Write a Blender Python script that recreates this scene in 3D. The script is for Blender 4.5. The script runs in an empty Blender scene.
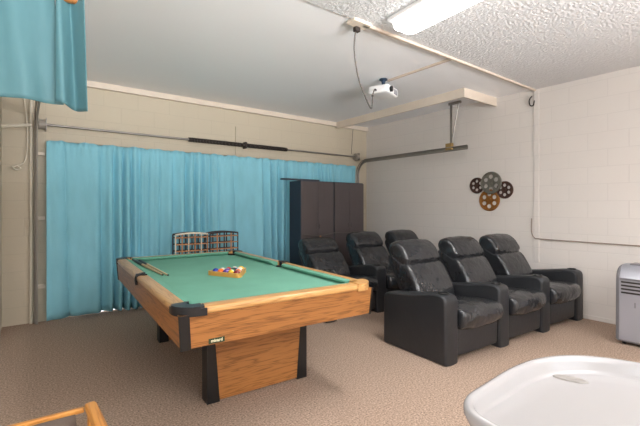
import bpy, bmesh, math, random
from mathutils import Vector, Matrix
random.seed(7)
C = bpy.context.scene.collection
PI = math.pi
R = math.radians
WX, WY, H = 5.43, 5.66, 2.92      # right wall, back wall, ceiling height

# ------------------------------------------------------------------ materials
def srgb(r, g, b):
    f = lambda c: (c/255/12.92) if c/255 <= .04045 else ((c/255+.055)/1.055)**2.4
    return (f(r), f(g), f(b), 1)

def mat(name, col, rough=.5, metal=0, spec=.5, bump=0, bscale=50, var=0, vscale=5, emit=0, coat=0, bdist=.01, detail=3, stretch=(1,1,1)):
    m = bpy.data.materials.new(name); m.use_nodes = True
    nt = m.node_tree; n = nt.nodes; L = nt.links; b = n['Principled BSDF']
    b.inputs['Base Color'].default_value = col
    b.inputs['Roughness'].default_value = rough
    b.inputs['Metallic'].default_value = metal
    b.inputs['Specular IOR Level'].default_value = spec
    b.inputs['Coat Weight'].default_value = coat
    tc = n.new('ShaderNodeTexCoord'); mp = n.new('ShaderNodeMapping'); mp.inputs['Scale'].default_value = stretch
    L.new(tc.outputs['Object'], mp.inputs['Vector'])
    if emit:
        b.inputs['Emission Color'].default_value = col; b.inputs['Emission Strength'].default_value = emit
    if var:
        t = n.new('ShaderNodeTexNoise'); t.inputs['Scale'].default_value = vscale; t.inputs['Detail'].default_value = detail
        L.new(mp.outputs[0], t.inputs['Vector'])
        mx = n.new('ShaderNodeMix'); mx.data_type = 'RGBA'
        d = tuple(c*(1-var) for c in col[:3])+(1,); u = tuple(min(1, c*(1+var)) for c in col[:3])+(1,)
        cr = n.new('ShaderNodeMapRange'); cr.inputs[1].default_value = .3; cr.inputs[2].default_value = .7
        L.new(t.outputs['Fac'], cr.inputs[0]); L.new(cr.outputs[0], mx.inputs[0])
        mx.inputs[6].default_value = d; mx.inputs[7].default_value = u
        L.new(mx.outputs[2], b.inputs['Base Color'])
    if bump:
        t = n.new('ShaderNodeTexNoise'); t.inputs['Scale'].default_value = bscale; t.inputs['Detail'].default_value = detail
        L.new(mp.outputs[0], t.inputs['Vector'])
        bp = n.new('ShaderNodeBump'); bp.inputs['Strength'].default_value = bump; bp.inputs['Distance'].default_value = bdist
        L.new(t.outputs['Fac'], bp.inputs['Height']); L.new(bp.outputs[0], b.inputs['Normal'])
    return m

def block_mat(name, col, axis, shade=.92):
    m = bpy.data.materials.new(name); m.use_nodes = True
    nt = m.node_tree; n = nt.nodes; L = nt.links; b = n['Principled BSDF']
    tc = n.new('ShaderNodeTexCoord'); sp = n.new('ShaderNodeSeparateXYZ'); cb = n.new('ShaderNodeCombineXYZ')
    L.new(tc.outputs['Object'], sp.inputs[0])
    L.new(sp.outputs[axis], cb.inputs[0]); L.new(sp.outputs[2], cb.inputs[1])
    br = n.new('ShaderNodeTexBrick')
    br.inputs['Scale'].default_value = 1; br.inputs['Brick Width'].default_value = .4064; br.inputs['Row Height'].default_value = .2032
    br.inputs['Mortar Size'].default_value = .005; br.inputs['Mortar Smooth'].default_value = .6; br.offset = .5
    br.inputs['Color1'].default_value = col
    br.inputs['Color2'].default_value = tuple(c*.985 for c in col[:3])+(1,)
    br.inputs['Mortar'].default_value = tuple(c*shade for c in col[:3])+(1,)
    L.new(cb.outputs[0], br.inputs['Vector'])
    L.new(br.outputs['Color'], b.inputs['Base Color'])
    b.inputs['Roughness'].default_value = .6
    bp = n.new('ShaderNodeBump'); bp.invert = True; bp.inputs['Strength'].default_value = .35; bp.inputs['Distance'].default_value = .004
    L.new(br.outputs['Fac'], bp.inputs['Height'])
    t = n.new('ShaderNodeTexNoise'); t.inputs['Scale'].default_value = 60; L.new(tc.outputs['Object'], t.inputs['Vector'])
    b2 = n.new('ShaderNodeBump'); b2.inputs['Strength'].default_value = .25; b2.inputs['Distance'].default_value = .004
    L.new(t.outputs['Fac'], b2.inputs['Height']); L.new(bp.outputs[0], b2.inputs['Normal'])
    L.new(b2.outputs[0], b.inputs['Normal'])
    return m

def oak(name, axis, base=(170,113,61), dark=(114,71,36), rough=.35):
    m = bpy.data.materials.new(name); m.use_nodes = True
    nt = m.node_tree; n = nt.nodes; L = nt.links; b = n['Principled BSDF']
    tc = n.new('ShaderNodeTexCoord'); mp = n.new('ShaderNodeMapping')
    sc = [30, 30, 30]; sc[axis] = 1.8
    mp.inputs['Scale'].default_value = sc
    L.new(tc.outputs['Object'], mp.inputs['Vector'])
    t = n.new('ShaderNodeTexNoise'); t.inputs['Scale'].default_value = 1.1; t.inputs['Detail'].default_value = 2; t.inputs['Distortion'].default_value = .6
    L.new(mp.outputs[0], t.inputs['Vector'])
    mul = n.new('ShaderNodeMath'); mul.operation = 'MULTIPLY'; mul.inputs[1].default_value = 9
    fr = n.new('ShaderNodeMath'); fr.operation = 'PINGPONG'; fr.inputs[1].default_value = 1
    L.new(t.outputs['Fac'], mul.inputs[0]); L.new(mul.outputs[0], fr.inputs[0])
    t2 = n.new('ShaderNodeTexNoise'); t2.inputs['Scale'].default_value = 8; t2.inputs['Detail'].default_value = 4
    L.new(mp.outputs[0], t2.inputs['Vector'])
    ad = n.new('ShaderNodeMath'); ad.operation = 'MULTIPLY_ADD'; ad.inputs[1].default_value = .55
    L.new(fr.outputs[0], ad.inputs[0])
    m2 = n.new('ShaderNodeMath'); m2.operation = 'MULTIPLY'; m2.inputs[1].default_value = .6
    L.new(t2.outputs['Fac'], m2.inputs[0]); L.new(m2.outputs[0], ad.inputs[2])
    cr = n.new('ShaderNodeValToRGB')
    cr.color_ramp.elements[0].position = .2; cr.color_ramp.elements[0].color = srgb(*dark)
    cr.color_ramp.elements[1].position = .6; cr.color_ramp.elements[1].color = srgb(*base)
    L.new(ad.outputs[0], cr.inputs[0]); L.new(cr.outputs[0], b.inputs['Base Color'])
    b.inputs['Roughness'].default_value = rough
    return m

M = {}
M['wall_right'] = block_mat('painted block off white', srgb(222,215,209), 1)
M['wall_back'] = block_mat('painted block cream', srgb(196,184,163), 0)
M['ceil_smooth'] = mat('smooth ceiling paint', srgb(243,242,243), .7, bump=.05, bscale=30)
M['popcorn'] = mat('popcorn ceiling', srgb(216,215,215), .9, bump=1, bscale=42, bdist=.02, detail=6)
M['trim'] = mat('cream trim', srgb(218,204,188), .5, var=.04)
M['batten'] = mat('batten paint', srgb(205,188,172), .5)
M['carpet'] = mat('brown carpet', srgb(172,149,132), 1, spec=.05, bump=.5, bscale=230, bdist=.012, var=.5, vscale=85, detail=6)
M['curtain'] = mat('turquoise curtain cloth', srgb(140,200,216), .85, spec=.15, var=.06, vscale=7, bump=.15, bscale=90, stretch=(1,1,.3))
M['curtain2'] = mat('turquoise sheen cloth', srgb(88,130,137), .5, spec=.3, var=.06, vscale=9, bump=.2, bscale=14, stretch=(1,1,.3))
M['oak_x'] = oak('oak laminate across', 0)
M['oak_y'] = oak('oak laminate along', 1)
M['oak_rail_x'] = oak('oak rail across', 0, (206,158,98), (172,118,66), .28)
M['oak_rail_y'] = oak('oak rail along', 1, (206,158,98), (172,118,66), .28)
M['pine'] = oak('golden pine', 1, (204,140,66), (170,106,42), .4)
M['pine_x'] = oak('golden pine across', 0, (204,140,66), (170,106,42), .4)
M['felt'] = mat('green cloth', srgb(116,172,150), .95, spec=.1, var=.05, vscale=4, bump=.1, bscale=300)
M['felt_nose'] = mat('green cushion cloth', srgb(112,168,146), .9, spec=.1, var=.05, vscale=6)
M['black_plastic'] = mat('black plastic', srgb(30,30,33), .35)
M['black_lam'] = mat('black laminate', srgb(22,21,22), .4, var=.1, vscale=20)
M['pocket'] = mat('pocket rubber', srgb(20,20,20), .7)
M['leather'] = mat('black leather', srgb(40,41,44), .2, spec=.65, bump=.55, bscale=7, bdist=.04, detail=3, var=.15, vscale=6)
M['leather_arm'] = mat('black leather smooth', srgb(40,41,44), .40, spec=.5, bump=.2, bscale=25, bdist=.01, var=.08)
M['cup'] = mat('cup holder plastic', srgb(18,18,18), .3)
M['cab_front'] = mat('dark umber laminate', srgb(82,73,73), .45, var=.08, vscale=14, stretch=(1,1,.15))
M['cab_side'] = mat('dark slate laminate', srgb(50,56,68), .5)
M['steel'] = mat('galvanised steel', srgb(150,145,140), .4, metal=.8, var=.1)
M['dark_steel'] = mat('dark spring steel', srgb(66,58,54), .5, metal=.5)
M['grey_paint'] = mat('grey painted steel', srgb(158,150,140), .5)
M['white_plastic'] = mat('white plastic', srgb(235,233,232), .35)
M['tray'] = mat('glossy white plastic', srgb(162,158,157), .25, coat=.3)
M['ac_body'] = mat('silver plastic', srgb(164,164,172), .35, metal=.3)
M['ac_trim'] = mat('grey plastic', srgb(126,124,128), .4)
M['dark_vent'] = mat('dark vent', srgb(40,36,32), .5)
M['lens'] = mat('lamp diffuser', (1,1,1,1), .4, emit=5)
M['cable'] = mat('grey cable', srgb(96,90,86), .5)
M['wcable'] = mat('pale cable', srgb(214,205,188), .5)
M['reel_grey'] = mat('pewter metal', srgb(120,116,106), .45, metal=.5, var=.2, vscale=30)
M['reel_brown'] = mat('dark bronze metal', srgb(82,58,50), .45, metal=.5, var=.2, vscale=30)
M['reel_gold'] = mat('copper metal', srgb(158,104,50), .4, metal=.6, var=.2, vscale=30)
M['rack_dark'] = mat('dark iron', srgb(70,62,62), .5, metal=.3)
M['rack_wood'] = mat('rack wood', srgb(190,136,96), .5)
M['rack_pale'] = mat('rack cream', srgb(226,216,196), .5)
M['triangle'] = mat('triangle wood', srgb(214,158,78), .4)
M['mesh'] = mat('grey sling cloth', srgb(104,90,80), .8, bump=.3, bscale=200)
M['shaft'] = mat('maple shaft', srgb(222,190,140), .3)
M['label_green'] = mat('green label', srgb(44,62,38), .4)
M['label_cream'] = mat('cream lettering', srgb(236,232,200), .4)
M['navy'] = mat('navy plastic', srgb(40,58,78), .4)
M['door_panel'] = mat('garage door panel', srgb(196,188,172), .5)
M['ivory'] = mat('ivory', srgb(240,232,210), .15, coat=.5)

# ------------------------------------------------------------------ mesh helpers
def bx(bm, x0, x1, y0, y1, z0, z1, bev=0, seg=2, mi=0):
    c = Vector(((x0+x1)/2, (y0+y1)/2, (z0+z1)/2))
    g = bmesh.ops.create_cube(bm, size=1, matrix=Matrix.Translation(c) @ Matrix.Diagonal((x1-x0, y1-y0, z1-z0, 1)))
    if bev:
        es = list({e for v in g['verts'] for e in v.link_edges})
        bmesh.ops.bevel(bm, geom=es, offset=bev, segments=seg, affect='EDGES', profile=.5)
    return bm

def tube(bm, pts, r, n=8, caps=True, taper=None):
    pts = [Vector(p) for p in pts]; rings = []
    up = None
    for i, p in enumerate(pts):
        d = (pts[min(i+1, len(pts)-1)] - pts[max(i-1, 0)]).normalized()
        if up is None:
            up = Vector((0,0,1)) if abs(d.z) < .9 else Vector((1,0,0))
        a = d.cross(up).normalized(); b = a.cross(d).normalized(); up = b
        rr = taper[i] if taper else r
        rings.append([bm.verts.new(p + (a*math.cos(2*PI*k/n)+b*math.sin(2*PI*k/n))*rr) for k in range(n)])
    for i in range(len(rings)-1):
        for k in range(n):
            bm.faces.new((rings[i][k], rings[i][(k+1)%n], rings[i+1][(k+1)%n], rings[i+1][k]))
    if caps:
        bm.faces.new(rings[0][::-1]); bm.faces.new(rings[-1])
    return bm

def spline(ctrl, n=8):
    P = [Vector(p) for p in ctrl]; out = []
    for i in range(len(P)-1):
        a, b, c, d = P[max(i-1,0)], P[i], P[i+1], P[min(i+2, len(P)-1)]
        for k in range(n):
            t = k/n
            out.append(.5*((2*b)+(-a+c)*t+(2*a-5*b+4*c-d)*t*t+(-a+3*b-3*c+d)*t**3))
    out.append(P[-1]); return out

def cyl(bm, p0, p1, r, n=20): return tube(bm, [p0, p1], r, n)

def prism(bm, poly, h0, h1, f):
    """poly: 2-D loop; f(a, b, h) -> 3-D"""
    A = [bm.verts.new(f(a, b, h0)) for a, b in poly]; B = [bm.verts.new(f(a, b, h1)) for a, b in poly]
    n = len(poly)
    for i in range(n): bm.faces.new((A[i], A[(i+1)%n], B[(i+1)%n], B[i]))
    bm.faces.new(A[::-1]); bm.faces.new(B)
    return bm

def rounded(pts, seg=5):
    """pts: (a, b, radius) loop -> rounded corner loop"""
    out = []; n = len(pts)
    for i in range(n):
        p = Vector(pts[i][:2]); r = pts[i][2]
        q = Vector(pts[i-1][:2]); s = Vector(pts[(i+1)%n][:2])
        if r <= 0: out.append(tuple(p)); continue
        u = (q-p); v = (s-p); lu = min(r, u.length*.49); lv = min(r, v.length*.49)
        a = p+u.normalized()*lu; b = p+v.normalized()*lv
        for k in range(seg+1):
            t = k/seg
            out.append(tuple((1-t)**2*a+2*t*(1-t)*p+t*t*b))
    return out

def pillow(bm, prof, x0, x1, r, crown=0, n=5, mid=8, waves=0):
    """side profile (y, z) swept along x, ends rounded by r, belly swollen by crown"""
    cy = sum(p[0] for p in prof)/len(prof); cz = sum(p[1] for p in prof)/len(prof)
    st = []
    for k in range(n):
        a = PI/2*k/n; st.append((x0+r*(1-math.cos(a))*1.0 if False else x0+r*(1-math.cos(a)), -r*(1-math.sin(a))))
    W = x1-x0
    for k in range(mid+1):
        t = k/mid; st.append((x0+r+(W-2*r)*t, crown*math.sin(PI*t)**.7 if crown else 0))
    for k in range(n-1, -1, -1):
        a = PI/2*k/n; st.append((x1-r*(1-math.cos(a)), -r*(1-math.sin(a))))
    rings = []
    for x, off in st:
        ring = []
        for i, (y, z) in enumerate(prof):
            d = Vector((y-cy, z-cz)); L = d.length or 1
            o = max(off, -L*.9)
            if waves and off > -r*.9: o += waves*math.sin(x*41+i*1.7)*math.sin(i*.9+x*13)
            d = d*(1+o/L); ring.append(bm.verts.new((x, cy+d.x, cz+d.y)))
        rings.append(ring)
    m = len(prof)
    for i in range(len(rings)-1):
        for k in range(m):
            bm.faces.new((rings[i][k], rings[i][(k+1)%m], rings[i+1][(k+1)%m], rings[i+1][k]))
    bm.faces.new(rings[0][::-1]); bm.faces.new(rings[-1])
    return bm

def obj(name, bm, material, parent=None, smooth=False, loc=None):
    bmesh.ops.recalc_face_normals(bm, faces=bm.faces[:])
    me = bpy.data.meshes.new(name); bm.to_mesh(me); bm.free()
    for mm in (material if isinstance(material, list) else [material]): me.materials.append(mm)
    if smooth:
        for p in me.polygons: p.use_smooth = True
        if smooth != 'all':
            try: me.set_sharp_from_angle(angle=R(40))
            except Exception: pass
    o = bpy.data.objects.new(name, me); C.objects.link(o)
    if parent: o.parent = parent
    if loc: o.location = loc
    return o

def thing(name, label, cat, loc=(0,0,0), rz=0, group=None):
    o = bpy.data.objects.new(name, None); C.objects.link(o); o.empty_display_size = .1
    o.location = loc; o.rotation_euler = (0,0,rz); o['label'] = label; o['category'] = cat
    if group: o['group'] = group
    return o

def tag(o, label, cat, group=None):
    o['label'] = label; o['category'] = cat
    if group: o['group'] = group
    return o

def struct(name, bm, m, parent=None, smooth=False):
    o = obj(name, bm, m, parent, smooth)
    if not parent: o['kind'] = 'structure'
    return o

def dup(root, loc, rz, label, group=None, skip=()):
    r = root.copy(); C.objects.link(r); r.location = loc; r.rotation_euler = (0,0,rz); r['label'] = label
    if group: r['group'] = group
    for ch in list(root.children):
        if ch.get('side') in skip: continue
        c = ch.copy(); C.objects.link(c); c.parent = r
        for g in ch.children:
            d = g.copy(); C.objects.link(d); d.parent = c
    return r
B = bmesh.new

# ------------------------------------------------------------------ room shell
LX, FY = -1.6, -3.4              # far left side and wall behind the camera
struct('floor', bx(B(), LX, WX+.1, FY, WY+.1, -.1, 0), M['carpet'])
b = B(); bx(b, LX-.1, WX+.1, 2.44, WY+.2, H, H+.1); struct('ceiling', b, M['ceil_smooth'])
b = B(); bx(b, LX-.1, WX+.1, FY, 2.44, H-.008, H+.1); struct('ceiling', b, M['popcorn'])
struct('wall_right', bx(B(), WX, WX+.15, FY, WY+.15, 0, H), M['wall_right'])
# back wall with the wide garage opening
DX0, DX1, DZ = .215, 5.02, 2.14
b = B(); bx(b, LX, DX0, WY, WY+.15, 0, H); bx(b, DX1, WX, WY, WY+.15, 0, H); bx(b, DX0, DX1, WY, WY+.15, DZ, H)
struct('wall_back', b, M['wall_back'])
b = B(); bx(b, LX-.05, -.2, 5.25, WY, 0, H); bx(b, LX-.1, LX, FY, -1.3, 0, H); bx(b, LX-.1, LX, .7, 5.25, 0, H); bx(b, LX-.1, LX, -1.3, .7, 0, .95); bx(b, LX-.1, LX, -1.3, .7, 2.25, H)
struct('wall_left', b, M['wall_back'])
# wall behind the camera; its unseen window opening is added for fill light
b = B(); bx(b, LX, WX, FY-.15, FY, 0, .9); bx(b, LX, WX, FY-.15, FY, 2.3, H); bx(b, LX, 0, FY-.15, FY, .9, 2.3); bx(b, 3.4, WX, FY-.15, FY, .9, 2.3)
struct('wall_front', b, M['wall_back'])
b = B()
for x in (0, 1.68, 3.35): bx(b, x, x+.05, FY-.1, FY-.04, .9, 2.3)
for z in (.9, 2.25): bx(b, 0, 3.4, FY-.1, FY-.04, z, z+.05)
w = struct('fill_window_1', b, M['white_plastic'])
wl = bpy.data.lights.new('window_fill', 'AREA'); wl.shape = 'RECTANGLE'; wl.size = 3.3; wl.size_y = 1.35; wl.energy = 450; wl.spread = R(95); wl.color = (.96,.98,1)  # added fill light, tilted up to brighten the ceiling
wo = bpy.data.objects.new('window_fill', wl); C.objects.link(wo); wo.location = (1.7, FY-.2, 1.5); wo.rotation_euler = (R(90+46), 0, 0)
wl = bpy.data.lights.new('window_fill', 'AREA'); wl.shape = 'RECTANGLE'; wl.size = 2.0; wl.size_y = 1.3; wl.energy = 45; wl.color = (.97,.98,1)  # added fill from the unseen left side, guessed from highlights on the recliners
wo = bpy.data.objects.new('window_fill', wl); C.objects.link(wo); wo.location = (LX-.12, -.3, 1.6); wo.rotation_euler = (R(90+8), 0, R(-90))
b = B()
for y in (-1.3, -.325, .65): bx(b, LX-.09, LX-.03, y, y+.05, .95, 2.25)
for z in (.95, 2.20): bx(b, LX-.09, LX-.03, -1.3, .7, z, z+.05)
struct('fill_window_2', b, M['white_plastic'])  # unseen frame added around the left fill opening
# garage door in the opening, standing slightly off the jamb so daylight shows
b = B()
for k in range(4):
    z0 = .035+k*.53
    bx(b, DX0+.035, DX1-.01, WY+.05, WY+.09, z0, z0+.52, .006, 1)
struct('door_1', b, M['door_panel'])
struct('trim_1', bx(B(), -.2, WX, WY-.05, WY, H-.075, H, .004), M['trim'])
# hanging fascia frame beside the right wall
b = B()
FX, FYE, FZ = 4.62, 2.97, 2.80
bx(b, FX, FX+.025, FYE, WY-.05, FZ, H); bx(b, FX+.025, WX, FYE, FYE+.025, FZ, H)
struct('trim_2', b, M['trim'])
struct('trim_3', bx(B(), 2.30, WX, 2.425, 2.455, H-.03, H-.0005, .004), M['batten'])
struct('trim_4', bx(B(), 3.575, 3.605, 2.455, 3.36, H-.022, H, .003), M['batten'])
struct('baseboard_right', bx(B(), WX-.012, WX, FY, WY, 0, .05, .003), M['wall_right'])
struct('trim_5', bx(B(), WX-.012, WX, 2.385, 2.455, .62, H-.03, .005, 3), M['wall_right'])

# ------------------------------------------------------------------ ceiling lamp
def lamp(loc, rz, label, L=1.22):
    t = thing('ceiling_lamp', label, 'lamp', loc, rz)
    b = B(); bx(b, -.155, .155, -L/2-.01, L/2+.01, -.035, 0, .01); obj('base', b, M['white_plastic'], t)
    prof = rounded([(-.135,-.03,.0),(.135,-.03,.0),(.125,-.10,.07),(-.125,-.10,.07)], 6)
    b = B(); pillow(b, [(y, z) for y, z in prof], -L/2, L/2, .07, n=7, mid=2)
    bmesh.ops.rotate(b, verts=b.verts, cent=(0,0,0), matrix=Matrix.Rotation(PI/2, 3, 'Z'))
    obj('diffuser', b, M['lens'], t, 'all')
    ld = bpy.data.lights.new('tube_light', 'AREA'); ld.shape = 'RECTANGLE'; ld.size = .22; ld.size_y = L*.95
    lo = bpy.data.objects.new('tube_light', ld); C.objects.link(lo); lo.parent = t; lo.location = (0,0,-.115)
    return t, ld
lp, ld = lamp((2.50, 1.62, H-.008), R(-4), 'long white fluorescent lamp on the textured ceiling')
ld.energy = 25; ld.color = (1.0, .98, .96)
lp, ld = lamp((.4, -1.9, H-.008), R(90), 'added fluorescent fill lamp, unseen on the ceiling behind the viewpoint')  # invented fixture out of view, adds fill
ld.energy = 9; ld.color = (1.0, .97, .94)
lp, ld = lamp((3.6, -1.9, H-.008), R(90), 'another added fill lamp, unseen on the ceiling near the front wall')  # a further made-up fixture behind the camera, also for fill
ld.energy = 9; ld.color = (1.0, .97, .94)

# ------------------------------------------------------------------ curtains
def curtain_mesh(x0, x1, z0, z1, amp, fold, hemf, seed, nz=26, dx=.011, header=.09):
    rnd = random.Random(seed)
    n = int((x1-x0)/dx); b = B(); grid = []
    ks = [(rnd.uniform(.75,1.3)/fold, rnd.uniform(0,6.28), rnd.uniform(.5,1)) for _ in range(4)]
    for j in range(nz+1):
        v = j/nz; z = z0+(z1-z0)*v; row = []
        top = max(0, (v-.9)/.1)
        a = amp*(1-.55*v)
        for i in range(n+1):
            x = x0+(x1-x0)*i/n
            ph = PI*(x/fold+1.1*math.sin(x*2.3+seed)+.5*math.sin(x*5.9)+.12*v*math.sin(x*3))
            s = 1.7*abs(math.sin(ph))**.55-1+.35*math.sin(ph*.37+1)+.40*math.sin(ph*2.3)
            g = math.sin(2*PI*x/(fold*.33)+3*math.sin(x*5))*.006*top
            y = -a*s*(1-.5*top)+g + .008*math.sin(x*9+v*5)
            zz = z+(hemf(x) if hemf else 0)*(1-v)+ (.008*math.sin(x*23)+.004*math.sin(x*57))*(v > .97)
            row.append(b.verts.new((x, y, zz)))
        grid.append(row)
    for j in range(nz):
        for i in range(n): b.faces.new((grid[j][i], grid[j][i+1], grid[j+1][i+1], grid[j+1][i]))
    return b
def solid(o, t=.003):
    m = o.modifiers.new('thickness', 'SOLIDIFY'); m.thickness = t; return o
t = thing('curtain', 'wide turquoise pleated curtain covering the garage door on the back wall', 'curtain', (0, 5.545, 0))
solid(obj('panel', curtain_mesh(.206, 5.04, .03, 2.125, .08, .17, lambda x: .012*math.sin(x*2.1), 3), M['curtain'], t, 'all'))
b = B(); cyl(b, (.226,.045,2.09), (5.04,.045,2.09), .01, 8)
for x in (.4, 2.6, 4.9): bx(b, x, x+.02, .04, .13, 2.085, 2.10)
obj('rod', b, M['steel'], t)

# short curtain hung from the ceiling at the near left
t = thing('curtain', 'short turquoise curtain hanging from the ceiling at the upper left', 'curtain', (0, 2.5, 0))
def hc(x0, x1, zb0, zb1, y0, y1, amp, seed, k):
    b = B(); n = 70; nz = 24; rnd = random.Random(seed); ph = rnd.uniform(0,6); G = []
    for j in range(nz+1):
        v = j/nz; row = []
        for i in range(n+1):
            u = i/n; zb = zb0+(zb1-zb0)*u
            z = zb+(2.475-zb)*v
            spread = 1-.12*v
            x = x0+(x1-x0)*u*spread
            y = y0+(y1-y0)*u+amp*math.sin(u*k+ph+.6*v)*(1-.3*v)+.0022*math.sin(u*19+v*4)
            row.append(b.verts.new((x, y, z)))
        G.append(row)
    for j in range(nz):
        for i in range(n): b.faces.new((G[j][i], G[j][i+1], G[j+1][i+1], G[j+1][i]))
    return b
solid(obj('panel', hc(-.19, .172, 1.90, 1.90, 0, .02, .018, 2, 10), M['curtain2'], t, 'all'), .004)
solid(obj('panel', hc(.135, .275, 1.905, 1.865, .02, -.03, .05, 5, 6.3), M['curtain2'], t, 'all'), .004)
b = B(); cyl(b, (-.19,.0,2.475), (.262,.0,2.475), .024, 14); obj('rod', b, M['oak_y'], t, True)
for x in (-.15, .235):
    b = B(); bx(b, x-.015, x+.015, -.015, .015, 2.48, H-.0005, .004); obj('bracket', b, M['pine'], t)

# ------------------------------------------------------------------ garage hardware
t = thing('torsion_spring_bar', 'steel torsion bar with dark springs above the blue curtain', 'garage door spring', (0, WY-.09, 2.31))
b = B(); cyl(b, (.17,0,0), (5.1,0,0), .014, 12); obj('shaft', b, M['steel'], t, True)
def spring(x0, x1):
    b = B(); pts = []; turns = int((x1-x0)/.022)
    for i in range(turns*8+1):
        a = i/8*2*PI; pts.append((x0+(x1-x0)*i/(turns*8), .026*math.cos(a), .026*math.sin(a)))
    tube(b, pts, .0085, 5); cyl(b, (x0,0,0), (x0-.05,0,0), .03, 12) ; cyl(b, (x1,0,0), (x1+.03,0,0), .03, 12)
    return b
obj('spring', spring(1.92, 2.68), M['dark_steel'], t, True)
obj('spring', spring(2.78, 3.48), M['dark_steel'], t, True)
for x in (.17, 5.08):
    b = B(); cyl(b, (x-.03,0,0), (x+.03,0,0), .055, 20); cyl(b, (x-.035,0,0), (x-.03,0,0), .065, 20); obj('drum', b, M['grey_paint'], t, True)
    b = B(); bx(b, x+.035, x+.04, -.05, .085, -.07, .07); obj('bearing_plate', b, M['steel'], t)
b = B(); bx(b, 2.735, 2.765, -.04, .06, -.05, .05, .004); obj('center_bracket', b, M['dark_steel'], t)
tag(obj('mounting_board', bx(B(), 2.62, 2.73, WY-.022, WY, 2.16, 2.60, .003), M['wall_back']), 'upright cream board on the back wall behind the torsion bar', 'board')
# right track with curve, hanger and brace
TX = 5.12
def arc_path(x, yw, ztop, yend, r=.28, z0=.05):
    p = [(x, yw, z0), (x, yw, ztop-r)]
    for k in range(1, 9):
        a = PI/2*k/8; p.append((x, yw-r*(1-math.cos(a)), ztop-r+r*math.sin(a)))
    p.append((x, yend, ztop)); return p
def rail(path, w=.05):
    b = B(); path = [Vector(p) for p in path]
    tube(b, [p+Vector((-w*.3,0,0)) for p in path], .009, 6)
    off = []
    for i, p in enumerate(path):
        d = (path[min(i+1, len(path)-1)]-path[max(i-1,0)]).normalized(); nrm = Vector((0, -d.z, d.y))
        off.append(p+nrm*w)
    tube(b, off, .009, 6)
    A = [b.verts.new(p+Vector((.01,0,0))) for p in path]; Bv = [b.verts.new(p+Vector((.01,0,0))) for p in off]
    A2 = [b.verts.new(p+Vector((.014,0,0))) for p in path]; B2 = [b.verts.new(p+Vector((.014,0,0))) for p in off]
    for i in range(len(path)-1):
        b.faces.new((A[i], A[i+1], Bv[i+1], Bv[i])); b.faces.new((A2[i], B2[i], B2[i+1], A2[i+1]))
        b.faces.new((A[i], A2[i], A2[i+1], A[i+1])); b.faces.new((Bv[i], Bv[i+1], B2[i+1], B2[i]))
    return b
t = thing('garage_door_track', 'curved steel garage door track hung along the right wall', 'garage door track', (0,0,0))
obj('rail', rail(arc_path(TX, 5.60, 2.245, 3.24)), M['steel'], t, True)
b = B(); bx(b, TX+.01, TX+.014, 3.50, 3.54, 2.22, H, 0); obj('hanger', b, M['steel'], t)
b = B(); bx(b, TX+.0, TX+.035, 3.36, 3.56, H-.035, H-.001); obj('ceiling_angle', b, M['steel'], t)
b = B(); tube(b, [(TX+.02,3.52,2.30), (TX+.02,3.40,H-.02)], .010, 6); obj('brace', b, M['steel'], t)
b = B(); bx(b, TX-.02, TX+.03, 3.49, 3.60, 2.21, 2.31, .004); obj('splice_plate', b, mat('brass bracket', srgb(170,140,90), .4, metal=.5), t)
t = thing('garage_door_track', 'grey garage door track beside the left end of the blue curtain', 'garage door track', (0,0,0))
obj('rail', rail(arc_path(.115, 5.60, 2.42, 2.85, .30, 0)), M['grey_paint'], t, True)
for z in (.4, 1.2, 1.95):
    b = B(); bx(b, .10, .20, 5.6, WY-.001, z, z+.04, .003); obj('wall_bracket', b, M['trim'], t)
b = B(); bx(b, .13, .134, 3.0, 3.03, 2.45, H); obj('hanger', b, M['steel'], t)

# wires and pipes
def wire(name, ctrl, r, m, label, cat='cable', n=8):
    b = B(); tube(b, spline(ctrl, n), r, 6); return tag(obj(name, b, m, None, 'all'), label, cat)
wire('cable', [(5.02,WY-.06,H-.08),(4.99,WY-.07,2.6),(4.96,WY-.08,2.36)], .005, M['cable'], 'thin cable from the ceiling trim down to the right end of the torsion bar')
wire('light_cord', [(-.02,5.60,2.86),(.0,5.60,2.6),(.03,5.61,2.3),(.03,5.61,2.0),(.0,5.61,1.86),(-.06,5.6,1.82),(-.10,5.6,1.80),(-.07,5.6,1.77),(-.03,5.6,1.79),(-.06,5.6,1.81)], .008, M['wcable'], 'pale cord looping to a plug on the wall left of the blue curtain', 'cord')
tag(obj('conduit_pipe', tube(B(), [(.065,WY-.03,0),(.065,WY-.03,2.84)], .016, 10), M['wcable'], None, True), 'cream vertical pipe on the back wall beside the left track', 'pipe')
tag(obj('steel_strut', tube(B(), [(-.2,5.44,2.22),(.065,5.52,2.28)], .018, 8), M['wcable'], None, True), 'short tan strut from the left wall to the left drum', 'strut')
wire('projector_cable', [(2.27,2.50,2.855),(2.285,2.53,2.7),(2.40,2.6,2.5),(2.62,2.72,2.36),(2.90,2.95,2.38),(3.12,3.16,2.50),(3.25,3.28,2.66),(3.30,3.30,2.74)], .007, M['cable'], 'grey cable drooping from the ceiling box to the projector')
t = thing('ceiling_junction_box', 'small cream box on the ceiling where the projector cable plugs in', 'electrical box', (2.27, 2.45, H))
b = B(); bx(b, -.10, .10, -.05, .05, -.03, .0, .005); obj('cover', b, M['trim'], t)
b = B(); bx(b, -.02, .03, .02, .06, -.07, -.03, .004); obj('plug', b, M['dark_steel'], t)
wire('wall_cable', [(WX-.022,2.47,2.83),(WX-.03,2.50,2.78),(WX-.03,2.49,2.71),(WX-.03,2.45,2.70),(WX-.04,2.43,2.76)], .008, M['dark_steel'], 'short hooked black cable at the ceiling end of the white wall conduit')
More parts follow.
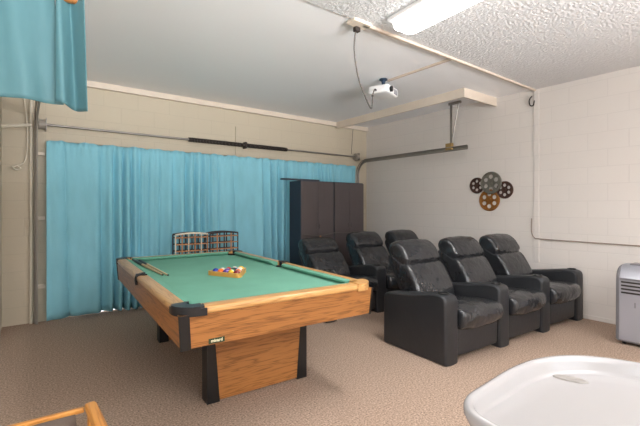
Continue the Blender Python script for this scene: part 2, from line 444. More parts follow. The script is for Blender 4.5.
wire('wall_conduit', [(WX-.03,2.47,1.20),(WX-.024,2.475,1.03),(WX-.024,2.44,.945),(WX-.022,2.35,.93),(WX-.018,1.8,.925),(WX-.018,1.0,.92),(WX-.018,0,.92),(WX-.018,-1.2,.92)], .007, mat('taupe conduit', srgb(150,134,122), .5), 'thin grey conduit running level along the right wall above the recliners', 'conduit')

# ------------------------------------------------------------------ projector
t = thing('projector', 'white projector hanging upside down from the smooth ceiling', 'projector', (3.52, 3.37, H-.025), R(20))
b = B(); cyl(b, (0,0,.0245), (0,0,.010), .05, 24); cyl(b, (0,0,.01), (0,0,-.012), .025, 16); cyl(b, (0,0,-.012), (0,0,-.07), .022, 16); bx(b, -.045, .045, -.03, .03, -.085, -.06, .005); obj('mount', b, M['navy'], t, True)
b = B()
prof = rounded([(-.13,-.185,.03),(.13,-.185,.03),(.13,-.09,.015),(-.13,-.09,.015)], 4)
pillow(b, prof, -.17, .17, .035, n=4, mid=2)
obj('body', b, M['white_plastic'], t, 'all')
b = B(); bx(b, -.05, .05, -.05, .05, -.095, -.082, .004); obj('mount_plate', b, M['white_plastic'], t)
b = B(); cyl(b, (-.09,-.12,-.14), (-.09,-.155,-.14), .033, 24); obj('lens', b, M['black_plastic'], t, True)
b = B()
for k in range(5): bx(b, .02+k*.022, .03+k*.022, -.133, -.128, -.17, -.11)
obj('vent', b, M['ac_trim'], t)
b = B(); cyl(b, (-.12,.09,-.185), (-.12,.09,-.205), .013, 12); obj('foot', b, M['black_plastic'], t, True)
b = B(); cyl(b, (-.172,.02,-.15), (-.20,.02,-.15), .011, 12); obj('cable_plug', b, M['black_plastic'], t, True)

# ------------------------------------------------------------------ film reels
def reel(y, z, r, m, holes, label, off):
    t = thing('film_reel', label, 'wall decoration', (WX-off, y, z), 0, 'film reels on the right wall')
    b = B(); NS = 96; rh = r*.21; rc = r*.60
    # plate with round holes: polar grid around each hole, built sector by sector
    hub = r*.16
    for k in range(holes):
        a0 = 2*PI*k/holes; ac = a0+PI/holes
        hc_ = Vector((rc*math.cos(ac), rc*math.sin(ac)))
        n = 24
        outer = []
        for i in range(n):
            th = 2*PI*i/n
            d = Vector((math.cos(th), math.sin(th)))
            # march until outside the sector
            s = rh
            while True:
                p = hc_+d*s; rr = p.length; aa = math.atan2(p.y, p.x) % (2*PI)
                da = (aa-ac+PI) % (2*PI)-PI
                if rr > r*.965 or rr < hub or abs(da) > PI/holes: break
                s += r*.01
            outer.append(hc_+d*s)
        for (zz) in (0, -.012):
            pass
        vi = [[b.verts.new((x, hc_.x+rh*math.cos(2*PI*i/n), hc_.y+rh*math.sin(2*PI*i/n))) for i in range(n)] for x in (-.006, .006)]
        vo = [[b.verts.new((x, outer[i].x, outer[i].y)) for i in range(n)] for x in (-.006, .006)]
        for i in range(n):
            j = (i+1) % n
            b.faces.new((vi[0][i], vi[0][j], vo[0][j], vo[0][i])); b.faces.new((vi[1][i], vo[1][i], vo[1][j], vi[1][j]))
            b.faces.new((vi[0][i], vi[1][i], vi[1][j], vi[0][j]))
    for k in range(holes):   # spokes filling the sector joints
        a = 2*PI*k/holes
        w = r*.035; c, s = math.cos(a), math.sin(a)
        prism(b, [(hub, -w), (r*.97, -w*1.6), (r*.97, w*1.6), (hub, w)], -.0055, .0055, lambda p, q, h: (h, p*c-q*s, p*s+q*c))
    obj('plate', b, m, t)
    b = B(); tube(b, [(0, r*math.cos(2*PI*i/48), r*math.sin(2*PI*i/48)) for i in range(49)], .012, 8, False); obj('rim', b, m, t, True)
    b = B(); cyl(b, (-.02,0,0), (.012,0,0), r*.24, 20); cyl(b, (-.026,0,0), (-.02,0,0), r*.1, 12); obj('hub', b, m, t, True)
reel(3.033, 1.700, .150, M['reel_grey'], 6, 'grey film reel at the top of the wall cluster', .042)
reel(3.270, 1.672, .108, M['reel_brown'], 6, 'small dark brown film reel at the left of the cluster', .014)
reel(2.845, 1.592, .112, M['reel_brown'], 6, 'small dark brown film reel at the right of the cluster', .014)
reel(3.074, 1.450, .148, M['reel_gold'], 6, 'copper coloured film reel at the bottom of the cluster', .014)

# ------------------------------------------------------------------ pool table
TR = R(-3.0)
TW, TL = 1.39, 2.58; HW, HL = TW/2, TL/2
TC = (1.412, 3.365, 0)
t = thing('pool_table', 'oak sided pool table with green cloth and black corner caps', 'pool table', TC, TR)
RW = .125                   # rail width
ZT, ZC, ZA = .80, .762, .575
b = B(); bx(b, -HW+.05, HW-.05, -HL+.05, HL-.05, ZC-.05, ZC); obj('playing_surface', b, M['felt'], t)
# skirt panels leaning inwards to the bottom
def skirt(x0, y0, x1, y1, mt):
    b = B(); top = ZT-.036; ins = .014
    d = Vector((x1-x0, y1-y0)).normalized(); n = Vector((-d.y, d.x))       # n points inwards
    A = Vector((x0, y0))+n*.012; Bp = Vector((x1, y1))+n*.012
    def corner(P, s): return P+n*ins+d*ins*s
    v = []
    for (P, s) in ((A, 1), (Bp, -1)):
        for th in (0, .025):
            v.append(b.verts.new((P.x+n.x*th+d.x*s*.012, P.y+n.y*th+d.y*s*.012, top)))
            q = P+n*(ins+th)+d*s*(ins+.014); v.append(b.verts.new((q.x, q.y, ZA)))
    a0,a1,a2,a3,b0,b1,b2,b3 = v
    for f in ((a0,b0,b1,a1),(a2,a3,b3,b2),(a0,a2,b2,b0),(a1,b1,b3,a3),(a0,a1,a3,a2),(b0,b2,b3,b1)): b.faces.new(f)
    return obj('skirt_panel', b, mt, t)
skirt(-HW, -HL, HW, -HL, M['oak_x']); skirt(HW, HL, -HW, HL, M['oak_x'])
skirt(HW, -HL, HW, HL, M['oak_y']); skirt(-HW, HL, -HW, -HL, M['oak_y'])
b = B(); bx(b, -HW+.07, HW-.07, -HL+.07, HL-.07, ZA+.005, ZC-.051); obj('frame', b, M['black_lam'], t)
# wooden rail tops, rounded outer edge; end rails full between corners, side rails in two
def rail_profile(w=RW):
    return rounded([(0, ZT-.040, .012), (0, ZT, .026), (w-.045, ZT+.003, .004), (w-.045, ZT-.040, 0)], 6)
def wood_rail(a, bb, side):
    b = B(); prof = rail_profile()
    if side == 'near': f = lambda p, q, h: (h, -HL+p, q)
    if side == 'far': f = lambda p, q, h: (h, HL-p, q)
    if side == 'left': f = lambda p, q, h: (-HW+p, h, q)
    if side == 'right': f = lambda p, q, h: (HW-p, h, q)
    prism(b, prof, a, bb, f); obj('rail', b, M['oak_rail_x'] if side in ('near','far') else M['oak_rail_y'], t, True)
wood_rail(-HW+.10, HW-.10, 'near'); wood_rail(-HW+.10, HW-.10, 'far')
for s in ('left', 'right'):
    wood_rail(-HL+.10, -.035, s); wood_rail(.035, HL-.10, s)
# cushions: tapered ends at the pockets
def cushion(a, bb, side):
    b = B(); z1 = ZT+.001; c = .045
    w0, w1 = RW-.045, RW
    loops = []
    for h, cc in ((a, c), (bb, -c)):
        loops.append([(w0, z1, h), (w1, z1-.006, h+cc), (w1, z1-.018, h+cc), (w0+.02, ZC+.001, h+cc*.4), (w0, ZC+.001, h)])
    def f(p, q, h):
        return {'near': (h, -HL+p, q), 'far': (h, HL-p, q), 'left': (-HW+p, h, q), 'right': (HW-p, h, q)}[side]
    A = [b.verts.new(f(*p)) for p in loops[0]]; Q = [b.verts.new(f(*p)) for p in loops[1]]
    for i in range(5): b.faces.new((A[i], A[(i+1)%5], Q[(i+1)%5], Q[i]))
    b.faces.new(A[::-1]); b.faces.new(Q); obj('cushion', b, M['felt_nose'], t)
cushion(-HW+.15, HW-.15, 'near'); cushion(-HW+.15, HW-.15, 'far')
for s in ('left', 'right'):
    cushion(-HL+.15, -.06, s); cushion(.06, HL-.15, s)
# corners
for sx in (-1, 1):
    for sy in (-1, 1):
        # wood or black cap block with quarter-round outer corner and a mouth towards the table
        black = not (sx == 1 and sy == -1)
        n = 10; rr = .13; E = .165
        outer = [(E, 0)]
        outer += [(rr-rr*math.sin(PI/2*k/n), rr-rr*math.cos(PI/2*k/n)) for k in range(n+1)]
        outer += [(0, E), (RW-.045, E)]
        cx_, cy_ = .122, .122; pr = .050
        arcp = []
        for k in range(13):
            a = R(100)+R(250)*k/12 - R(10)
            arcp.append((cx_+pr*math.cos(a), cy_+pr*math.sin(a)))
        outer += [(p, q) for p, q in arcp if True]
        outer += [(E, RW-.045)]
        b = B()
        f = lambda p, q, h: (sx*(HW-p+ .008), sy*(HL-q+.008), h)
        prism(b, outer, ZT-.046, ZT+.006, f)
        bmesh.ops.bevel(b, geom=[e for e in b.edges if all(v.co.z > ZT+.005 for v in e.verts)], offset=.012, segments=4, affect='EDGES')
        o = obj('corner_cap', b, M['black_plastic'] if black else M['oak_rail_x'], t, True)
        b = B(); cyl(b, (sx*(HW-.118), sy*(HL-.118), ZC-.03), (sx*(HW-.118), sy*(HL-.118), ZC+.012), .056, 24); obj('pocket', b, M['pocket'], t, True)
        b = B()
        # upright corner trim covering the skirt joint
        zt = ZT-.037
        fw = .010 if (sx == 1 and sy == -1) else .055
        P = [(-.002,.012),(-.002,-.002),(fw,-.002),(fw,.009),(.006,.009),(.006,.012)]
        vt = [b.verts.new((sx*(HW-p-.008), sy*(HL-q-.008), zt)) for p, q in P]
        vb = [b.verts.new((sx*(HW-p-.022), sy*(HL-q-.022), ZA-.006)) for p, q in P]
        for i in range(6): b.faces.new((vt[i], vt[(i+1)%6], vb[(i+1)%6], vb[i]))
        b.faces.new(vt[::-1]); b.faces.new(vb); obj('corner_trim', b, M['black_lam'], t)
for sx in (-1, 1):
    b = B(); cyl(b, (sx*(HW-.075), 0, ZC-.03), (sx*(HW-.075), 0, ZC+.006), .05, 24); obj('pocket', b, M['pocket'], t, True)
    b = B()   # black strap round the side pocket, over the rail and down its side
    pts = []
    for k in range(13):
        a = PI/2+PI*k/12; pts.append((sx*(HW-.075-.048*math.cos(a)*1), -.048*math.sin(a)*-1, ZT+.006))
    tube(b, pts, .009, 6)
    tube(b, spline([(sx*(HW-.03),0,ZT+.005),(sx*(HW-.008),0,ZT+.001),(sx*(HW+.002),0,ZT-.03),(sx*(HW-.004),0,ZT-.075)],5), .011, 6)
    bx(b, min(sx*(HW-.002),sx*(HW-.075)), max(sx*(HW-.002),sx*(HW-.075)), -.036, -.026, ZT-.03, ZT+.006); bx(b, min(sx*(HW-.002),sx*(HW-.075)), max(sx*(HW-.002),sx*(HW-.075)), .026, .036, ZT-.03, ZT+.009)
    bx(b, min(sx*(HW-.002),sx*(HW-.028)), max(sx*(HW-.002),sx*(HW-.028)), -.035, .035, ZT-.04, ZT+.007, .004)
    obj('side_pocket_iron', b, M['black_plastic'], t, True)
# ball return ledge seen under the right end
# pedestals
for sy in (-1, 1):
    yc = sy*(HL-.555); hw = .40; ox = .025; dt = .055
    b = B(); prism(b, [(-hw+.045, ZA), (hw-.045, ZA), (hw-.085, .012), (-hw+.085, .012)], yc-dt+.004, yc+dt-.004, lambda p, q, h: (p+ox, h, q))
    ped = obj('pedestal', b, M['oak_x'], t)
    for sx in (-1, 1):
        b = B(); P = [(sx*hw, ZA), (sx*(hw-.045), ZA), (sx*(hw-.09), 0), (sx*hw, 0)]
        prism(b, P, yc-dt, yc+dt, lambda p, q, h: (p+ox, h, q))
        for c_ in [0]: pass
        obj('pedestal_trim', b, M['black_lam'], ped)
# nameplate
npl = B(); bx(npl, -.047, .047, -.003, 0, -.0145, .0145, .001)
np_ = obj('nameplate', npl, M['label_green'], t, loc=(-.475, -HL+.024, .596))
np_.rotation_euler = (R(-1), 0, 0)
def text_mesh(name, body, size, m, parent, loc, rot):
    cu = bpy.data.curves.new(name, 'FONT'); cu.body = body; cu.size = size; cu.extrude = .0006; cu.align_x = 'CENTER'; cu.align_y = 'CENTER'; cu.offset = size*.02
    tmp = bpy.data.objects.new('tmp', cu); C.objects.link(tmp)
    dg = bpy.context.evaluated_depsgraph_get(); me = bpy.data.meshes.new_from_object(tmp.evaluated_get(dg)); bpy.data.objects.remove(tmp)
    me.materials.clear(); me.materials.append(m); me.name = name
    o = bpy.data.objects.new(name, me); C.objects.link(o); o.parent = parent; o.location = loc; o.rotation_euler = rot; return o
text_mesh('lettering', 'minard', .024, M['label_cream'], np_, (0,-.0038,.001), (R(90),0,0))
tabM = Matrix.Translation(TC) @ Matrix.Rotation(TR, 4, 'Z')

# cue sticks on the cloth by the left rail
def cue(x0, y0, x1, y1, label):
    a = tabM @ Vector((x0, y0, ZC+.0165)); c = tabM @ Vector((x1, y1, ZC+.0075)); d = c-a
    ct = thing('cue_stick', label, 'cue', a, 0, None)
    b = B(); tube(b, [(0,0,0), d*.32], .015, 12, taper=[.0155,.0125]); obj('butt', b, M['black_plastic'], ct, True)
    b = B(); tube(b, [d*.32, d*.99], .01, 12, taper=[.0125,.0068]); obj('shaft', b, M['shaft'], ct, True)
    b = B(); tube(b, [d*.99, d], .0065, 12); obj('tip', b, M['cup'], ct, True)
cue(-.53, 1.12, -.47, .10, 'pool cue with dark butt lying nearest the left rail')
cue(-.485, 1.10, -.435, .06, 'pool cue with dark butt lying on the cloth, farther from the left rail')

# rack and balls
P0 = Vector((1.262, 3.305)); P1 = Vector((1.422, 2.975))
d = (P1-P0).normalized(); nn = Vector((-d.y, d.x))
mid = (P0+P1)/2; ctr = mid+nn*(.36*.2887)
ang = math.atan2(d.y, d.x)
t = thing('ball_rack', 'wooden triangle rack around the balls on the green cloth', 'ball rack', (ctr.x, ctr.y, ZC+.0005), ang)
def tri_loop(s, r):   # inradius s
    vs = [Vector((s*2*math.cos(a), s*2*math.sin(a))) for a in (R(-150), R(-30), R(90))]
    return rounded([(v.x, v.y, r) for v in vs], 6)
BR = .0286; inr = BR*4*.57735*1.0+BR+.001
inr = (8*BR)/(2*math.sqrt(3))+BR+.0015
lo = tri_loop(inr+.016, .07); li = tri_loop(inr, .045)
b = B(); n = len(lo)
V = [[b.verts.new((p[0], p[1], z)) for p in L_] for L_, z in ((lo,0),(lo,.036),(li,.036),(li,0))]
for k in range(4):
    for i in range(n): b.faces.new((V[k][i], V[k][(i+1)%n], V[(k+1)%4][(i+1)%n], V[(k+1)%4][i]))
obj('frame', b, M['triangle'], t)
cols = [('yellow',(236,188,50)),('blue',(36,60,160)),('red',(214,50,40)),('purple',(80,46,130)),('orange',(236,110,40)),('green',(24,110,70)),('maroon',(130,36,44)),('black',(20,20,22))]
bmats = {c: mat('ball '+c, srgb(*v), .12, coat=.6) for c, v in cols}
spots = []
h = BR*math.sqrt(3); k = 0
for r_ in range(5):
    for j in range(r_+1): spots.append(((j-r_/2)*2*BR, (inr*2-2*BR) - r_*h, r_))
names = ['yellow','blue','red','purple','black','orange','green','maroon','blue','white','red','blue','orange','purple','red']
order = [('yellow',0),('maroon',1),('green',0),('blue',1),('black',0),('red',1),('orange',1),('red',0),('yellow',1),('orange',0),('blue',0),('red',0),('purple',0),('green',1),('maroon',0)]
rowname = ['apex', 'second row', 'third row', 'fourth row', 'near row']
order[10:15] = [('blue',0),('orange',0),('purple',0),('yellow',1),('maroon',0)]
order[6:10] = [('red',1),('purple',1),('green',0),('orange',1)]
order[0:6] = [('yellow',0),('blue',1),('maroon',1),('red',0),('black',0),('green',1)]
for i, (x, y, r_) in enumerate(spots):
    c, st = order[i]
    b = B(); bmesh.ops.create_uvsphere(b, u_segments=24, v_segments=16, radius=BR)
    if st:
        for f in b.faces: f.material_index = 1 if abs(f.calc_center_median().z) > BR*.55 else 0
    p = Matrix.Rotation(ang, 4, 'Z') @ Vector((x, y, 0)); 
    o = obj('pool_ball', b, [bmats[c], M['ivory']], None, 'all', (ctr.x+p.x, ctr.y+p.y, ZC+BR+.001))
    o.rotation_euler = (random.uniform(.2,1.2), random.uniform(-.8,.8), random.uniform(0,6))
    tag(o, ('white ball with %s stripe' if st else 'solid %s ball') % c+' in the %s of the triangle rack' % rowname[r_], 'pool ball', 'pool balls in the triangle rack')

# ------------------------------------------------------------------ recliners
def recliner(name_label, loc, rz, left_arm=True, tilt=0, group='', prefix=None):
    t = thing('recliner', name_label, 'recliner', loc, rz, group)
    SW = .31; D = .76
    b = B(); bx(b, -SW+.005, SW-.005, .07, D-.03, .03, .30, .01); obj('base', b, M['leather_arm'], t)
    # footrest panel
    prof = rounded([(.02,.05,.02),(.075,.05,.01),(.075,.30,.01),(.015,.30,.02)], 4)
    b = B(); pillow(b, prof, -SW+.012, SW-.012, .02, crown=.004, n=4, mid=6); obj('footrest', b, M['leather_arm'], t, 'all')
    # seat cushion bulging over the footrest
    prof = rounded([(-.055,.275,.09),(.55,.27,.05),(.55,.41,.06),(.25,.465,.25),(-.065,.475,.16)], 8)
    b = B(); pillow(b, prof, -SW+.008, SW-.008, .045, crown=.024, n=7, mid=14, waves=.003); obj('seat', b, M['leather'], t, 'all')
    # backrest: leaning slab with soft lumbar
    a = R(30+tilt); oy, oz = .465, .415
    def rot(pp): return [(oy+p*math.cos(a)+q*math.sin(a), oz-p*math.sin(a)+q*math.cos(a)) for p, q in pp]
    prof = rot(rounded([(0,-.03,.05),(.17,-.03,.04),(.16,.62,.06),(.03,.445,.02),(-.04,.385,.09),(-.05,.10,.12)], 7))
    b = B(); pillow(b, prof, -SW+.034, SW-.034, .05, crown=.012, n=6, mid=12, waves=.002); obj('backrest', b, M['leather'], t, 'all')
    prof = rot(rounded([(-.025,.405,.05),(.04,.385,.02),(.17,.45,.05),(.165,.675,.06),(.06,.705,.09),(-.03,.63,.12),(-.062,.46,.08)], 7))
    b = B(); pillow(b, prof, -SW+.038, SW-.038, .055, crown=.012, n=6, mid=12, waves=.0035); obj('headrest', b, M['leather'], t, 'all')
    prof = rot(rounded([(.15,.0,.02),(.20,.0,.03),(.205,.57,.04),(.15,.60,.02)], 4))
    b = B(); pillow(b, prof, -SW+.045, SW-.045, .015, n=3, mid=3); obj('back_shell', b, M['leather_arm'], t, 'all')
    # arms
    def arm(x0, x1, side):
        prof = rounded([(0,0.0,.012),(D,0.0,.02),(D+.0,.50,.05),(.45,.545,.15),(.12,.60,.1),(0,.585,.06)], 6)
        b = B(); pillow(b, prof, x0, x1, .028, crown=.004, n=6, mid=5); o = obj('armrest', b, M['leather_arm'], t, 'all'); o['side'] = side
        b = B(); xc = (x0+x1)/2
        pts = [(xc+.043*math.cos(2*PI*k/24), .095+.043*math.sin(2*PI*k/24), .6) for k in range(25)]
        tube(b, pts, .007, 6, False); cyl(b, (xc,.095,.585), (xc,.095,.597), .042, 24); obj('cup_holder', b, M['cup'], o, True)
    arm(SW, SW+.175, 'right')
    if left_arm: arm(-SW-.175, -SW, 'left')
    return t
g1 = 'recliners in the front row'; g2 = 'recliners in the back row'
recliner('black leather recliner at the left end of the front row, beside the pool table', (3.31, 1.965, 0), R(-3), True, 0, g1)
recliner('black leather recliner in the middle of the front row of three', (4.105, 1.923, 0), R(-3), False, 0, g1)
recliner('black leather recliner at the right end of the front row, nearest the right wall', (4.90, 1.881, 0), R(-3), False, 0, g1)
recliner('black leather recliner tipped back furthest, in the back row right behind the pool table', (3.27, 3.555, 0), R(-3), True, 11, g2)
recliner('black leather recliner in the back row, in front of the right hand dark cabinet', (4.065, 3.513, 0), R(-3), False, 3, g2)
recliner('black leather recliner mostly hidden behind the front row, only its headrest showing', (4.86, 3.471, 0), R(-3), False, 3, g2)

# ------------------------------------------------------------------ cabinets
def cabinet(x0, x1, z, label):
    t = thing('storage_cabinet', label, 'cabinet', ((x0+x1)/2, 5.10, 0), 0, None)
    w = (x1-x0)/2
    b = B(); bx(b, -w+.003, w-.003, .02, .345, 0, z, .003, 1); obj('carcass', b, M['cab_side'], t)
    for a, c, s in ((-w+.004, -.002, 1), (.002, w-.004, -1)):
        d = B(); bx(d, a, c, 0, .019, .06, z-.012, .003, 1); dr = obj('door', d, M['cab_front'], t)
        xk = -.03 if s == 1 else .03
        k = B(); bx(k, xk-.005, xk+.005, -.014, 0, 1.0, 1.08, .003, 1); obj('handle', k, M['cab_front'], dr)
cabinet(3.48, 4.142, 1.77, 'tall dark brown cabinet, the left one of the pair beside the blue curtain')
cabinet(4.165, 4.83, 1.772, 'tall dark brown cabinet, the right one of the pair near the room corner')
tag(obj('board', bx(B(), 3.17, 3.86, 5.12, 5.22, 1.771, 1.795, .003), M['cab_side']), 'thin dark board lying on the left cabinet and sticking out past its side', 'board')
t = thing('lock_cord', 'thin cord with a small tag strung across both cabinet fronts', 'cord', (0, 5.074, 0))
b = B(); tube(b, spline([(3.49,.010,.925),(3.65,-.004,.90),(3.83,-.004,.885),(4.0,-.004,.90),(4.15,-.004,.92),(4.35,-.004,.905),(4.6,-.004,.92),(4.82,.010,.925)], 6), .006, 6); obj('cord', b, M['cable'], t, 'all')
b = B(); bx(b, 3.82, 3.85, -.012, .0, .82, .885, .004); obj('tag', b, M['rack_wood'], t)

# ------------------------------------------------------------------ lattice racks behind the table
def lattice(loc, rz, label, ncol, pale):
    t = thing('lattice_rack', label, 'rack', loc, rz, 'lattice racks behind the pool table')
    W = .42; zt = .985; rows = [.06+.0885*i for i in range(11)]
    for y, nm in ((0,'front_grid'), (.14,'back_grid')):
        b = B(); b2 = B()
        for i in range(ncol+1):
            x = -W/2+W*i/ncol; top = zt+.018*math.sin(PI*i/ncol)
            tube(b if (i % 2 == 0 or y) else b2, [(x,y,0),(x,y,top)], .009, 6)
        for z in rows: tube(b2 if not y else b, [(-W/2,y-.001,z),(W/2,y-.001,z)], .009, 6)
        tube(b, [(-W/2+W*i/12, y, zt+.018*math.sin(PI*i/12)) for i in range(13)], .013, 6)
        obj(nm, b, M['rack_pale'] if pale and not y else M['rack_dark'], t, True)
        if not y: obj('slats', b2, M['rack_wood'], t, True)
        else: b2.free()
    b = B()
    for i in range(0, ncol+1, 1):
        for z in rows[::2]: x = -W/2+W*i/ncol; tube(b, [(x,0,z),(x,.14,z)], .006, 6)
    obj('depth_bar', b, M['rack_dark'], t, True)
lattice((1.78, 5.18, 0), R(-3), 'pale topped lattice rack behind the pool table, the left one of two', 5, True)
lattice((2.235, 5.18, 0), R(3), 'dark curved-top lattice rack behind the pool table, the right one of two', 4, False)

# ------------------------------------------------------------------ portable air conditioner
t = thing('portable_air_conditioner', 'silver portable air conditioner at the right edge near the block wall', 'air conditioner', (4.68, 1.338, 0), 0)
AW, AD, AH = .42, .36, .775     # y extent (towards -y), x extent, height
def ac_prof(g): return rounded([(g,.03,.02),(AD-g,.03,.02),(AD-g,AH-g,.08),(.07+g,AH-g,.10),(g,AH-.10-g,.10)], 7)
b = B(); pillow(b, [(p, q) for p, q in ac_prof(0)], 0, AW, .03, n=5, mid=2)
# pillow sweeps along x with profile (y,z): rotate so sweep runs along -y and profile depth along +x
bmesh.ops.rotate(b, verts=b.verts, cent=(0,0,0), matrix=Matrix.Rotation(-PI/2, 3, 'Z'))
obj('body', b, M['ac_trim'], t, 'all')
def faceplate(y0, y1, z0, z1, xo, m, name, par):
    b = B(); bx(b, xo, xo+.02, y0, y1, z0, z1, .006); return obj(name, b, m, par)
fp = faceplate(-AW+.03, -.03, .05, AH-.12, -.008, M['ac_body'], 'front_panel', t)
b = B()
prof = rounded([(-.008,AH-.135,.0),(.06,AH-.135,0),(.20,AH-.02,0),(.20,AH+.008,.01),(.07,AH+.008,.10),(-.008,AH-.115,.06)], 7)
pillow(b, prof, .03, AW-.03, .012, n=3, mid=2); bmesh.ops.rotate(b, verts=b.verts, cent=(0,0,0), matrix=Matrix.Rotation(-PI/2, 3, 'Z'))
obj('top_panel', b, M['ac_body'], t, 'all')
b = B(); bx(b, .10, .26, -AW+.09, -.09, AH+.004, AH+.014, .003); obj('control_panel', b, M['ac_trim'], t)
for c0, c1 in ((-.205,-.05), (-.37,-.215)):
    for k in range(4):
        b = B(); z = AH-.165-k*.034
        prism(b, rounded([(c0, z, .006), (c1, z, .006), (c1, z+.016, .006), (c0, z+.016, .006)], 3), -.0125, -.006, lambda p, q, h: (h, p, q)); obj('vent_slot', b, M['dark_vent'], t)
b = B(); bx(b, -.010, -.008, -.165, -.155, .38, .43); obj('badge', b, M['ac_trim'], fp)
for x in (.05, .31):
    for y in (-.06, -.36):
        b = B(); cyl(b, (x,y-.012,.02), (x,y+.012,.02), .02, 14); obj('caster', b, M['black_plastic'], t, True)

# ------------------------------------------------------------------ white tray (high chair)
HS = .75; zt = 1.35-.6*HS
def outl(s, n=96):
    pts = rounded([(1.03*HS, .715*HS, .14*HS), (1.66*HS, .765*HS, .30*HS), (1.93*HS, .53*HS, .28*HS), (1.93*HS, -.10*HS, .25*HS), (1.00*HS, -.10*HS, .25*HS)], 16)
    c = Vector((1.45*HS, .33*HS))
    out = []
    for p in pts:
        d = Vector(p)-c; L_ = d.length; out.append(c+d*((L_-s)/L_))
    return out
rings = [(.05,-.10),(.03,-.075),(.012,-.045),(0,-.02),(0,-.008),(.003,-.002),(.009,0),(.016,-.001),(.021,-.005),(.025,-.015),(.031,-.034),(.035,-.043),(.040,-.0455),(.09,-.046),(.11,-.046),(.13,-.046),(.15,-.046),(.18,-.046),(.22,-.046)]
t = thing('high_chair', 'white plastic high chair tray with raised rim and a shallow cup recess', 'high chair', (1.45*HS, .33*HS, 0))
c0 = Vector((1.45*HS, .33*HS)); b = B(); RR = []
DC = Vector((1.69*HS, .60*HS))
DC = None
def ray(px, py, z):
    yw = R(37.06); u = (px-320)/392; v = (207-py)/392; tt = (z-1.35)/v
    return Vector((tt*(math.sin(yw)+math.cos(yw)*u), tt*(math.cos(yw)-math.sin(yw)*u)))
DC = ray(570, 379.5, zt-.046)
e1 = (ray(588, 383.5, zt-.046)-ray(553, 376.5, zt-.046)); ra = e1.length/2; e1.normalize(); e2 = Vector((-e1.y, e1.x))
for s, z in rings: RR.append([b.verts.new((p.x-c0.x, p.y-c0.y, zt+z)) for p in outl(s)])
n = len(RR[0])
for i in range(len(RR)-1):
    for k in range(n): b.faces.new((RR[i][k], RR[i][(k+1)%n], RR[i+1][(k+1)%n], RR[i+1][k]))
b.faces.new(RR[-1])
obj('tray', b, M['tray'], t, 'all')
# cup recess: a low raised lip and dished bottom set into the tray
b = B(); G = []
for q, z in ((1.06,0.0006),(1.0,.004),(.93,.0045),(.8,.003),(.5,.002),(.2,.0018)):
    G.append([b.verts.new((DC.x-c0.x+e1.x*ra*q*math.cos(a)+e2.x*ra*.42*q*math.sin(a), DC.y-c0.y+e1.y*ra*q*math.cos(a)+e2.y*ra*.42*q*math.sin(a), zt-.046+z)) for a in [2*PI*k/40 for k in range(40)]])
for i in range(len(G)-1):
    for k in range(40): b.faces.new((G[i][k], G[i][(k+1)%40], G[i+1][(k+1)%40], G[i+1][k]))
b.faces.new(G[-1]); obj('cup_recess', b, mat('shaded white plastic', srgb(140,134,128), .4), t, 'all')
for sx in (-1, 1):
    for sy in (-1, 1):
        b = B(); tube(b, [(sx*.16, sy*.10-.03, zt-.09), (sx*.20, sy*.14-.03, .0)], .018, 10); obj('leg', b, M['white_plastic'], t, True)
b = B(); bx(b, -.20, .20, -.16, .10, zt-.14, zt-.06, .02); obj('tray_support', b, M['white_plastic'], t)

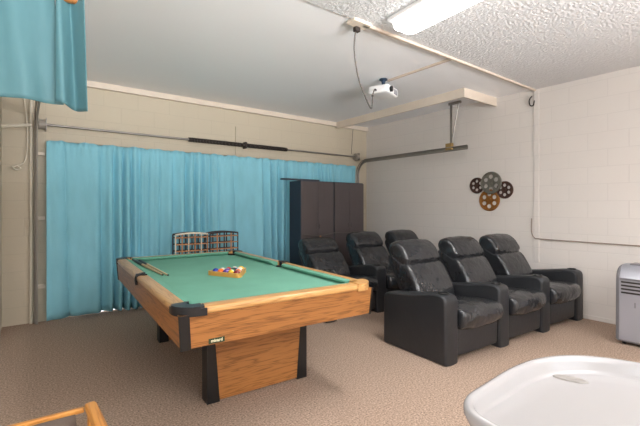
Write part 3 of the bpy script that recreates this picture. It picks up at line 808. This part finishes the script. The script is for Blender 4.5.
# ------------------------------------------------------------------ pine sling chair at lower left
t = thing('sling_chair', 'golden pine framed chair with grey sling, lower left foreground', 'chair', (-.02, 1.30, 0), 0)
za = .60
def P(px, py, z): v = ray(px, py, z); return Vector((v.x+.02, v.y-1.30, z))
p0 = P(90, 401, za); p1 = P(112, 448, za)
dd = (p1-p0).normalized(); e = p0+dd*.62
def beam(b, a, c, w, h, bev=.006):
    d_ = (c-a); L_ = d_.length; bb = B(); bx(bb, -w/2, w/2, 0, L_, -h, 0, bev, 3)
    rz = math.atan2(-d_.x, d_.y); rx = math.asin(d_.z/L_)
    mm = Matrix.Translation(a) @ Matrix.Rotation(rz, 4, 'Z') @ Matrix.Rotation(rx, 4, 'X')
    me = bpy.data.meshes.new('x'); bmesh.ops.transform(bb, matrix=mm, verts=bb.verts); bb.to_mesh(me); bb.free(); b.from_mesh(me); bpy.data.meshes.remove(me); return b
obj('armrest', beam(B(), p0, e, .042, .028, .012), M['pine'], t, True)
q0 = P(84, 407, za-.02); q1 = P(-14, 432, za-.02)
lx = q1.x-.02
obj('crossbar', beam(B(), q0, q1, .022, .018, .004), M['pine_x'], t, True)
ol = Vector((q1.x-.01, q1.y+.03, za)); ole = ol+dd*.62
obj('armrest', beam(B(), ol, ole, .042, .028, .012), M['pine'], t, True)
for pz in (p0+dd*.04, p0+dd*.55, ol+dd*.04, ol+dd*.55):
    b = B(); bx(b, pz.x-.014, pz.x+.014, pz.y-.02, pz.y+.02, 0, za-.02, .004); obj('leg', b, M['pine'], t)
b = B()
L0, L1 = Vector((q1.x+.02, q1.y-.02, 0)), Vector((q0.x-.03, q0.y-.02, 0)); G = []
for k in range(15):
    v = k/14; G.append([b.verts.new((a.x+dd.x*.5*v, a.y+dd.y*.5*v, za-.03-.16*math.sin(PI*v*.9)-.03*v)) for a in (L0, L1)])
for k in range(14): b.faces.new((G[k][0], G[k][1], G[k+1][1], G[k+1][0]))
solid(obj('sling', b, M['mesh'], t, 'all'), .004)

# ------------------------------------------------------------------ camera, world, view
cam = bpy.data.cameras.new('camera'); co = bpy.data.objects.new('camera', cam); C.objects.link(co)
co.location = (0, 0, 1.35); co.rotation_euler = (R(90), 0, R(-37.06))
cam.sensor_width = 36; cam.lens = 36*392/640; cam.shift_y = -6/640; cam.clip_start = .02
bpy.context.scene.camera = co
w = bpy.data.worlds.new('sky'); bpy.context.scene.world = w; w.use_nodes = True
bg = w.node_tree.nodes['Background']; bg.inputs['Color'].default_value = (.85,.93,1,1); bg.inputs['Strength'].default_value = 3.0
sc = bpy.context.scene
sc.view_settings.view_transform = 'Standard'; sc.view_settings.look = 'None'; sc.view_settings.gamma = 1
sc.view_settings.use_curve_mapping = False
sc.view_settings.exposure = 0.27
